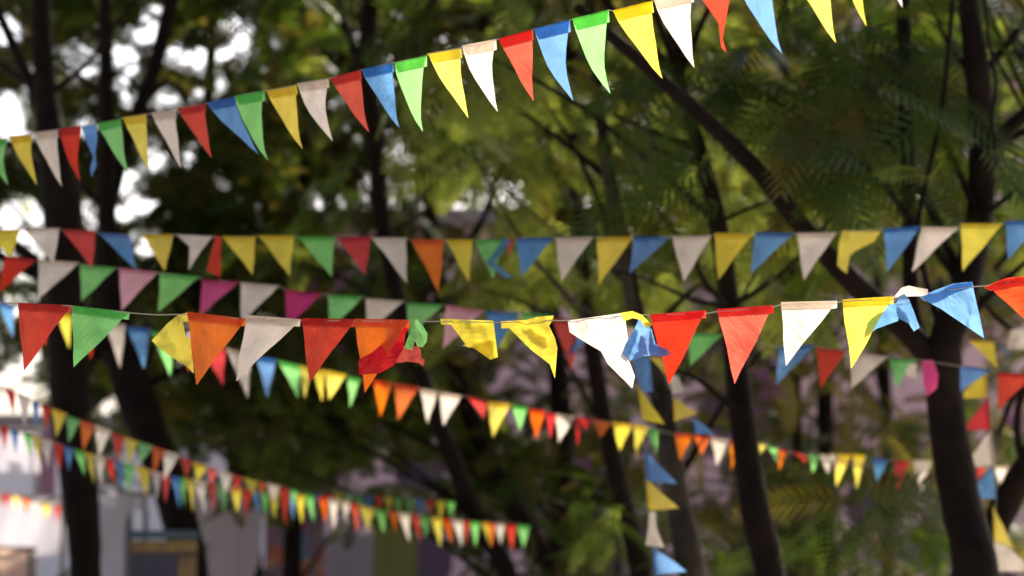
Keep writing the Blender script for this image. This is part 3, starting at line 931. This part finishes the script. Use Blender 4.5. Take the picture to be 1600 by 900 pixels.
# 1. the sloping string along the top, running towards the camera on the right
S1 = [('g', (-24, 222), (10, 215), (13, 290)), ('y', (14, 212), (49, 210), (58, 290)), ('w', (52, 207), (90, 202), (97, 292)), ('r', (91, 201), (127, 196), (125, 283)),
      ('b', [(128, 197), (150, 194), (152, 215), (149, 240), (151, 258), (143, 277), (141, 262), (146, 245), (135, 222)]),
      ('g', (150, 193), (188, 185), (201, 272)), ('y', (191, 183), (228, 178), (234, 268)), ('w', (236, 176), (274, 171), (283, 263)), ('r', (277, 168), (320, 161), (331, 247)),
      ('b', (322, 160), (366, 151), (404, 241)), ('g', (367, 149), (413, 141), (419, 251)), ('y', (416, 141), (463, 132), (473, 233)), ('w', (464, 130), (513, 122), (520, 221)),
      ('r', (515, 121), (563, 109), (577, 207)), ('b', (564, 108), (614, 97), (624, 200)), ('g', (616, 97), (667, 86), (661, 206)), ('y', (668, 83), (720, 74), (732, 185)),
      ('w', (722, 71), (775, 61), (778, 175)), ('r', (778, 60), (832, 46), (834, 158)), ('b', (834, 44), (890, 31), (896, 158)), ('g', (894, 29), (951, 15), (954, 147)),
      ('y', (957, 16), (1019, 1), (1035, 123)), ('w', (1021, -1), (1083, -15), (1085, 106)),
      ('r', [(1086, -17), (1148, -33), (1140, 0), (1134, 30), (1129, 60), (1135, 82), (1127, 74), (1123, 36)]),
      ('b', (1150, -35), (1208, -52), (1222, 84)), ('y', (1228, -55), (1290, -72), (1306, 67)), ('y', (1308, -78), (1350, -90), (1354, 41)), ('w', (1362, -95), (1418, -110), (1410, 12)),
      ('r', (1430, -112), (1490, -128), (1500, 5 - 20)), ('b', (1500, -130), (1560, -148), (1566, -20))]
bunting('pennant string sloping up to the right along the top of the picture, highest of all', d1, S1, grid=12, amp=0.007, bend=-7, hem=0.15, seed=3, over=0.25)

# 2. level string at mid height
d2 = lambda x: interp([(0, 12.0), (800, 12.3), (1600, 11.8)], x)
S2 = [('y', (-25, 360), (32, 358), (17, 402)), ('w', (36, 357), (93, 356), (84, 412)), ('r', (96, 358), (149, 360), (145, 420)), ('b', (152, 363), (203, 366), (213, 422)),
      ('y', (222, 366), (271, 366), (258, 424)), ('w', [(275, 366), (332, 369), (312, 395), (295, 422), (296, 385)], 0, 1.0), ('r', [(337, 368), (346, 370), (344, 434), (323, 421)], 0, 1.0),
      ('y', (347, 369), (399, 369), (395, 430)), ('y', (404, 368), (459, 368), (453, 432)), ('g', (466, 370), (523, 369), (518, 433)), ('r', (526, 371), (579, 370), (571, 430)),
      ('w', (580, 371), (634, 371), (636, 443)), ('o', (642, 374), (694, 374), (685, 457)), ('y', (696, 374), (738, 374), (733, 441)), ('g', (741, 374), (790, 374), (770, 436)),
      ('b', [(788, 372), (798, 378), (773, 410), (800, 433), (790, 434), (759, 412)], -0.03, 1.0), ('r', (794, 374), (805, 373), (794, 402)), ('b', (806, 371), (865, 371), (815, 432)),
      ('w', (868, 371), (927, 370), (877, 440)), ('y', (932, 370), (990, 370), (936, 444)), ('b', (990, 370), (1048, 369), (984, 428)), ('w', (1050, 369), (1112, 368), (1068, 440)),
      ('y', (1116, 364), (1177, 364), (1122, 438)), ('b', (1180, 363), (1241, 364), (1173, 427)), ('w', (1245, 364), (1307, 363), (1256, 438)),
      ('y', [(1317, 360), (1376, 362), (1365, 378), (1338, 391), (1328, 400), (1323, 428), (1308, 415), (1311, 380)]), ('b', (1380, 357), (1439, 353), (1387, 425)),
      ('w', (1440, 354), (1498, 355), (1425, 425)), ('y', (1501, 349), (1567, 349), (1504, 424)), ('b', (1571, 346), (1630, 345), (1575, 405))]
bunting('nearly level pennant string across the whole picture, second from the top', d2, S2, grid=9, amp=0.008, seed=5, hem=0.10)

# 3. the string in focus
S3 = [('r', (28, 473), (112, 477), (37, 580)), ('g', (112, 477), (203, 488), (115, 574)),
      ('y', [(237, 532), (262, 505), (278, 492), (294, 488), (308, 492), (300, 503), (286, 503), (290, 525), (299, 532), (303, 584), (290, 571), (265, 556), (244, 540)], 0.02, 2.6),
      ('o', (292, 487), (384, 498), (307, 602)), ('w', (385, 492), (470, 499), (369, 596)),
      ('r', (471, 497), (555, 499), (484, 598)),
      ('o', (554, 498), (640, 500), (570, 614)),
      ('r', [(618, 503), (642, 508), (634, 520), (630, 545), (615, 571), (594, 583), (561, 586), (560, 562), (581, 551), (606, 530)], 0.018, 1.8),
      ('r', [(620, 540), (656, 541), (659, 560), (664, 562), (661, 573), (655, 567), (637, 565), (615, 568)], 0.03, 2.0),
      ('g', [(643, 501), (652, 499), (660, 508), (668, 521), (667, 534), (660, 543), (652, 541), (648, 532), (645, 547), (637, 546), (632, 543), (636, 530), (644, 515)], -0.025, 4.0),
      ('y', [(688, 498), (771, 501), (778, 558), (766, 562), (739, 543), (731, 543), (705, 508), (689, 507)], 0.0, 2.6),
      ('y', [(783, 502), (822, 500), (839, 495), (865, 493), (863, 501), (858, 509), (867, 528), (871, 544), (867, 591), (859, 569), (829, 546), (796, 513), (783, 513)], 0.0, 3.2),
      ('w', [(887, 501), (973, 489), (977, 498), (981, 530), (973, 551), (984, 566), (992, 588), (988, 607), (971, 590), (950, 569), (939, 549), (907, 530), (890, 519)], 0.0, 2.0),
      ('y', [(970, 489), (988, 486), (1003, 492), (1012, 501), (1018, 506), (1015, 512), (1007, 510), (1001, 500), (989, 497), (974, 502)], -0.03, 2.2),
      ('b', [(998, 498), (1006, 506), (1016, 512), (1022, 538), (1044, 546), (1048, 553), (1040, 557), (1010, 556), (984, 564), (972, 552), (979, 534), (990, 518)], -0.02, 4.0),
      ('b', [(999, 500), (1004, 507), (992, 540), (983, 560), (973, 551), (982, 530), (990, 519)], 0.012, 2.5),
      ('b', [(1008, 512), (1018, 514), (1024, 538), (1010, 542), (1004, 530)], 0.015, 2.5),
      ('b', [(1003, 537), (1024, 538), (1046, 548), (1046, 556), (1020, 554), (1000, 551), (988, 560)], 0.02, 2.5),
      ('g', [(652, 500), (662, 512), (667, 526), (664, 538), (655, 534), (658, 520), (650, 512)], 0.01, 3.0),
      ('g', [(644, 516), (650, 514), (647, 534), (640, 545), (634, 542), (637, 530)], 0.012, 3.0),
      ('y', [(816, 509), (838, 508), (856, 520), (860, 540), (848, 538), (836, 524)], 0.014, 2.5),
      ('y', [(722, 540), (748, 532), (772, 530), (777, 557), (766, 561), (740, 543)], 0.014, 1.6),
      ('b', [(1408, 466), (1416, 466), (1426, 490), (1432, 512), (1427, 516), (1416, 500), (1406, 485)], 0.012, 2.4),
      ('r', (1016, 491), (1103, 485), (1045, 601)), ('r', (1120, 483), (1208, 477), (1148, 600)), ('w', (1220, 472), (1308, 470), (1228, 572)), ('y', (1316, 468), (1396, 463), (1330, 576)),
      ('b', [(1378, 480), (1401, 473), (1404, 501), (1369, 514), (1350, 528), (1358, 500)], 0.02, 1.6),
      ('b', [(1404, 463), (1413, 459), (1421, 469), (1431, 495), (1437, 512), (1428, 518), (1420, 506), (1403, 497), (1399, 482)], -0.02, 3.4),
      ('w', [(1396, 465), (1408, 450), (1420, 446), (1432, 449), (1450, 452), (1450, 460), (1439, 463), (1416, 463), (1405, 464)], -0.03, 2.6),
      ('b', [(1437, 464), (1462, 453), (1490, 443), (1519, 440), (1524, 465), (1531, 495), (1538, 529), (1500, 503), (1469, 482), (1452, 473)], 0.0, 1.5),
      ('r', [(1537, 450), (1555, 441), (1575, 434), (1634, 429), (1640, 522), (1600, 498), (1575, 475), (1551, 454)], 0.0, 1.4)]
cord3 = [(-60, 470), (28, 473), (112, 477), (203, 488), (245, 491), (292, 490), (384, 498), (470, 500), (555, 500), (640, 502), (688, 501), (783, 503), (865, 500), (887, 500), (973, 492), (1016, 491),
         (1103, 489), (1120, 486), (1208, 479), (1220, 475), (1308, 472), (1316, 470), (1396, 466), (1437, 459), (1519, 447), (1538, 446), (1575, 440), (1660, 432)]
r3 = bunting('sharply focused pennant string with knotted and crumpled flags across the middle', d3, S3, cordpts=cord3, grid=16, amp=0.009, freq=11, seed=7, hem_px=12, over=0.95)
# double layers of the light blue and red pennants
for (c, pl) in (('b', [(1437, 464), (1462, 453), (1490, 443), (1519, 440), (1520, 449), (1492, 458), (1458, 472), (1445, 470)]),
                ('r', [(1537, 450), (1555, 441), (1575, 434), (1634, 429), (1634, 444), (1580, 448), (1549, 454)])):
    o = poly_part('hem', pl, lambda x, y: d3(x) + 0.006, FILM[c], r3, 12, 0.004, 9, 3)
    o['label'] = 'turned over %s top edge' % COL[c][0]

# 4. string dropping from the left behind the sharp one
d4 = lambda x: interp([(0, 12.6), (800, 13.0), (1600, 12.7)], x)
S4 = [('r', (8, 399), (57, 406), (-2, 457)), ('w', (60, 405), (124, 410), (60, 468)), ('g', (125, 413), (182, 418), (127, 471)), ('p', (186, 418), (247, 425), (190, 485)),
      ('g', (250, 426), (312, 432), (247, 488)), ('m', (316, 436), (374, 440), (312, 494)), ('w', (376, 441), (436, 446), (377, 506)), ('m', (446, 452), (504, 458), (447, 512)),
      ('g', (512, 460), (568, 463), (515, 517)), ('w', (572, 466), (632, 470), (572, 520)), ('g', (635, 473), (693, 476), (640, 526)), ('p', (697, 477), (757, 485), (692, 545)),
      ('b', (758, 485), (812, 488), (775, 547)), ('g', (815, 488), (860, 492), (820, 545)), ('r', (862, 496), (906, 502), (893, 580)), ('b', (905, 503), (945, 508), (886, 558)),
      ('w', (950, 508), (1000, 512), (960, 560)), ('g', (1076, 520), (1130, 522), (1078, 572)), ('b', (1216, 541), (1274, 538), (1213, 602)), ('r', (1275, 541), (1322, 548), (1283, 606)),
      ('w', (1330, 550), (1388, 557), (1330, 607)), ('g', (1389, 560), (1431, 561), (1400, 606)), ('m', [(1440, 563), (1458, 563), (1466, 585), (1464, 606), (1448, 620), (1443, 600)]),
      ('w', [(1414, 580), (1421, 569), (1432, 568), (1433, 592), (1420, 590)], -0.02, 1.5), ('b', (1500, 571), (1549, 577), (1501, 612)), ('r', (1558, 581), (1614, 586), (1560, 641))]
bunting('pennant string with pink and magenta flags, descending behind the sharp one', d4, S4, grid=9, amp=0.009, seed=11, hem=0.10)

# 5. smaller pennants crossing from the left edge down to the right
d5 = lambda x: interp([(0, 14.6), (1000, 15.0), (1600, 15.8)], x)
S5 = [('b', (-6, 468), (22, 478), (20, 528)), ('r', (50, 480), (80, 486), (70, 540)), ('y', (86, 484), (112, 492), (108, 545)), ('r', (122, 496), (154, 504), (142, 562)),
      ('w', (163, 504), (196, 507), (188, 576)), ('b', (198, 510), (234, 514), (225, 577)), ('g', (236, 517), (272, 524), (266, 588)), ('o', (276, 525), (306, 531), (296, 580)),
      ('r', (310, 532), (352, 541), (349, 603)), ('w', (353, 543), (393, 553), (387, 622)), ('b', (399, 556), (431, 561), (418, 622)), ('g', (433, 562), (469, 571), (466, 622)),
      ('y', (469, 571), (488, 575), (476, 622)), ('y', (488, 575), (508, 578), (503, 628)), ('y', (509, 578), (542, 585), (514, 625)), ('g', (543, 588), (563, 592), (547, 637)),
      ('o', (584, 594), (613, 598), (594, 651)), ('o', (616, 599), (655, 605), (622, 656)), ('w', (656, 607), (684, 611), (668, 661)), ('w', (686, 612), (721, 618), (693, 665)),
      ('r', (730, 619), (762, 628), (756, 654)), ('y', (762, 627), (798, 631), (770, 683)), ('g', (800, 633), (825, 636), (812, 673)), ('o', (826, 638), (852, 642), (838, 687)),
      ('r', (853, 643), (869, 647), (860, 686)), ('w', (868, 646), (899, 650), (873, 692)), ('r', (899, 651), (910, 653), (902, 699)), ('r', (911, 652), (925, 655), (914, 673)),
      ('o', (926, 654), (956, 660), (938, 685)), ('y', (957, 659), (988, 663), (968, 706)), ('y', (990, 663), (1012, 666), (994, 716)), ('g', (1013, 668), (1027, 672), (1026, 709)),
      ('o', (1054, 677), (1082, 680), (1063, 720)), ('o', (1084, 680), (1110, 683), (1096, 711)), ('w', (1111, 683), (1139, 687), (1120, 729)), ('o', (1141, 688), (1152, 690), (1143, 736)),
      ('y', (1180, 691), (1198, 695), (1187, 711)), ('g', (1199, 696), (1215, 700), (1214, 722)), ('o', (1217, 701), (1229, 706), (1217, 736)), ('r', (1238, 706), (1262, 711), (1258, 723)),
      ('g', (1263, 709), (1281, 712), (1270, 739)), ('w', (1280, 710), (1299, 712), (1294, 741)), ('w', (1297, 709), (1311, 711), (1306, 739)), ('y', (1305, 709), (1331, 711), (1306, 761)),
      ('y', (1333, 710), (1352, 712), (1338, 765)), ('b', (1363, 716), (1387, 718), (1372, 759)), ('r', (1397, 719), (1422, 720), (1402, 765)), ('w', (1425, 718), (1456, 720), (1440, 766)),
      ('y', (1459, 720), (1480, 722), (1473, 756)), ('r', (1518, 728), (1541, 730), (1526, 753)), ('w', (1555, 728), (1576, 729), (1562, 758)), ('w', (1580, 729), (1603, 730), (1588, 750))]
bunting('long string of small pennants sloping gently from the left edge to the large forked tree', d5, S5, grid=6, amp=0.008, freq=14, seed=13, hem=0.12)

# 6. far rows at the lower left
dA = lambda x: interp([(0, 14.2), (450, 16.5)], x)
SA = [('r', (7, 605), (24, 612), (22, 650)), ('w', (26, 612), (48, 622), (38, 666)), ('b', (49, 625), (62, 630), (56, 670)), ('r', (63, 631), (80, 638), (74, 672)), ('y', (81, 638), (104, 646), (88, 684)),
      ('g', (104, 649), (126, 657), (107, 692)), ('o', (125, 657), (149, 664), (130, 706)), ('w', (149, 664), (174, 673), (154, 714)), ('r', (174, 675), (195, 683), (184, 722)),
      ('y', (195, 683), (216, 690), (201, 726)), ('g', (216, 690), (240, 697), (219, 724)), ('o', (238, 697), (258, 704), (240, 742)), ('w', (257, 704), (281, 711), (256, 750)),
      ('r', (281, 714), (302, 721), (290, 748)), ('y', (302, 722), (324, 729), (308, 755)), ('r', (325, 729), (340, 734), (330, 759)), ('w', (341, 734), (364, 741), (352, 772)),
      ('r', (364, 741), (379, 746), (366, 774)), ('y', (379, 746), (402, 752), (397, 776)), ('o', (403, 752), (416, 755), (408, 775)), ('w', (417, 755), (438, 759), (427, 785)),
      ('r', (438, 760), (452, 764), (446, 795)), ('g', (453, 764), (466, 767), (458, 790))]
SA = [('w', (-20, 596), (5, 603), (-10, 645))] + SA
bunting('steeper of the far pennant rows at the lower left, starting higher at the left edge', dA, SA, grid=5, amp=0.008, seed=17, hem=0.12)
cB = [(-15, 660), (0, 664), (62, 683), (130, 706), (200, 724), (265, 743), (340, 758), (400, 766), (480, 774), (530, 780), (585, 795), (680, 809), (760, 817), (835, 822)]
xsB = [('r', 0, 13), ('b', 17, 30), ('g', 36, 50), ('y', 50, 63), ('w', 65, 82), ('r', 83, 100), ('b', 100, 115), ('g', 115, 132), ('y', 132, 148), ('w', 148, 165), ('r', 165, 178), ('b', 178, 192),
       ('g', 192, 210), ('y', 210, 235), ('w', 236, 252), ('r', 252, 266), ('b', 266, 281), ('g', 281, 291), ('y', 291, 303), ('w', 303, 322), ('r', 324, 337), ('g', 340, 355), ('y', 360, 378),
       ('r', 378, 392), ('b', 393, 405), ('g', 405, 418), ('y', 418, 436), ('r', 438, 452), ('b', 452, 462), ('y', 462, 477), ('g', 477, 490), ('o', 497, 512), ('w', 513, 530), ('w', 533, 547),
       ('r', 547, 560), ('y', 561, 585), ('g', 586, 605), ('o', 607, 620), ('w', 622, 640), ('r', 643, 655), ('g', 656, 671), ('y', 673, 690), ('o', 690, 705), ('w', 706, 723), ('r', 724, 733),
       ('g', 735, 750), ('y', 752, 764), ('o', 764, 773), ('w', 774, 789), ('r', 790, 806), ('g', 808, 828)]
R = random.Random(4)
dB = lambda x: interp([(0, 14.9), (450, 17.0), (830, 17.8)], x)
SB = []
for c, x0, x1 in xsB:
    y0, y1 = interp(cB, x0), interp(cB, x1)
    h = interp([(0, 44), (300, 48), (500, 46), (830, 40)], x0) * R.uniform(0.8, 1.1)
    SB.append((c, (x0, y0), (x1, y1), ((x0 + x1) / 2 + R.uniform(-1, 9), (y0 + y1) / 2 + h)))
bunting('longest of the far pennant rows, from the left edge to below the centre', dB, SB, grid=5, amp=0.008, seed=19, hem=0.12)
cC = [(466, 768), (530, 772), (600, 776), (700, 783), (770, 795)]
R = random.Random(9)
SC = []
x = 474
k = 0
while x < 700:
    SC.append(('gbryg'[k % 5], (x, interp(cC, x)), (x + 13, interp(cC, x + 13)), (x + 7, interp(cC, x) + 30 * R.uniform(.8, 1.1)))); x += 15 + R.uniform(0, 2); k += 1
bunting('faintest far pennant row just above the centre end of the longest far row', lambda x: 19.5, SC, grid=4, amp=0.006, seed=23, hem=0.12)
cD = [(-20, 768), (20, 773), (60, 784), (100, 791), (160, 797)]
SD = []
x = -14; k = 0
while x < 150:
    SD.append(('gryowyryo'[k % 9], (x, interp(cD, x)), (x + 13, interp(cD, x + 13)), (x + 7, interp(cD, x) + 28 * R.uniform(.8, 1.1)))); x += 16; k += 1
bunting('short far pennant row along the top of the broad white board at the left', lambda x: 25.3, SD, grid=4, amp=0.006, seed=29, hem=0.12)

# 7. strings hanging down
dV = lambda x: 12.9
V1 = [('b', [(990, 558), (1015, 558), (1020, 612), (1005, 613), (992, 590)]), ('y', (996, 602), (1003, 656), (1039, 663)), ('g', (1010, 672), (1024, 673), (1027, 712)), ('b', (1006, 700), (1011, 752), (1058, 756)),
      ('y', (1010, 748), (1012, 798), (1061, 794)), ('w', [(1015, 800), (1024, 800), (1026, 825), (1038, 856), (1009, 852), (1012, 830)], 0, 1.5), ('b', (1020, 853), (1021, 899), (1073, 893)), ('y', (1022, 905), (1024, 955), (1070, 940))]
bunting('pennant string hanging straight down in front of the pale sided tree', dV, V1, cordpts=[(994, 545), (998, 600), (1006, 690), (1010, 760), (1013, 800), (1019, 850), (1022, 900), (1026, 960)], grid=9, amp=0.01, seed=31, hem=0.10)
V1b = [('y', (1013, 556), (1034, 560), (1041, 586)), ('w', [(1045, 585), (1060, 588), (1069, 612), (1051, 617)]), ('y', (1052, 621), (1053, 659), (1090, 646)), ('b', (1081, 650), (1086, 678), (1119, 679))]
bunting('short pennant string slanting right from the one hanging by the pale sided tree', lambda x: 12.7, V1b, cordpts=[(1010, 540), (1034, 570), (1053, 618), (1084, 660), (1128, 692)], grid=8, amp=0.01, seed=37, hem=0.10)
V2 = [('y', (1541, 569), (1542, 622), (1498, 622)), ('r', (1545, 619), (1548, 671), (1503, 673)), ('w', (1548, 672), (1554, 728), (1506, 729)), ('b', [(1551, 728), (1557, 779), (1521, 779), (1524, 758)]),
      ('y', (1551, 790), (1553, 846), (1584, 856)), ('w', [(1555, 847), (1576, 855), (1602, 880), (1602, 893), (1545, 893)], 0, 1.2)]
bunting('pennant string hanging down at the right, beside the large forked trunk', lambda x: 13.9, V2, cordpts=[(1536, 520), (1541, 569), (1546, 620), (1549, 672), (1555, 729), (1556, 780), (1553, 846), (1556, 893), (1560, 960)], grid=8, amp=0.01, seed=41, hem=0.10)
V2b = [('y', (1512, 531), (1552, 533), (1559, 576)), ('b', (1553, 533), (1572, 545), (1584, 562)), ('w', [(1580, 515), (1606, 512), (1606, 546), (1574, 545)])]
bunting('short pennant string in shade at the right edge above the red flag', lambda x: 14.3, V2b, cordpts=[(1490, 528), (1512, 531), (1552, 533), (1578, 530), (1640, 520)], grid=7, amp=0.01, seed=43, hem=0.10)
bpy.context.view_layer.update()
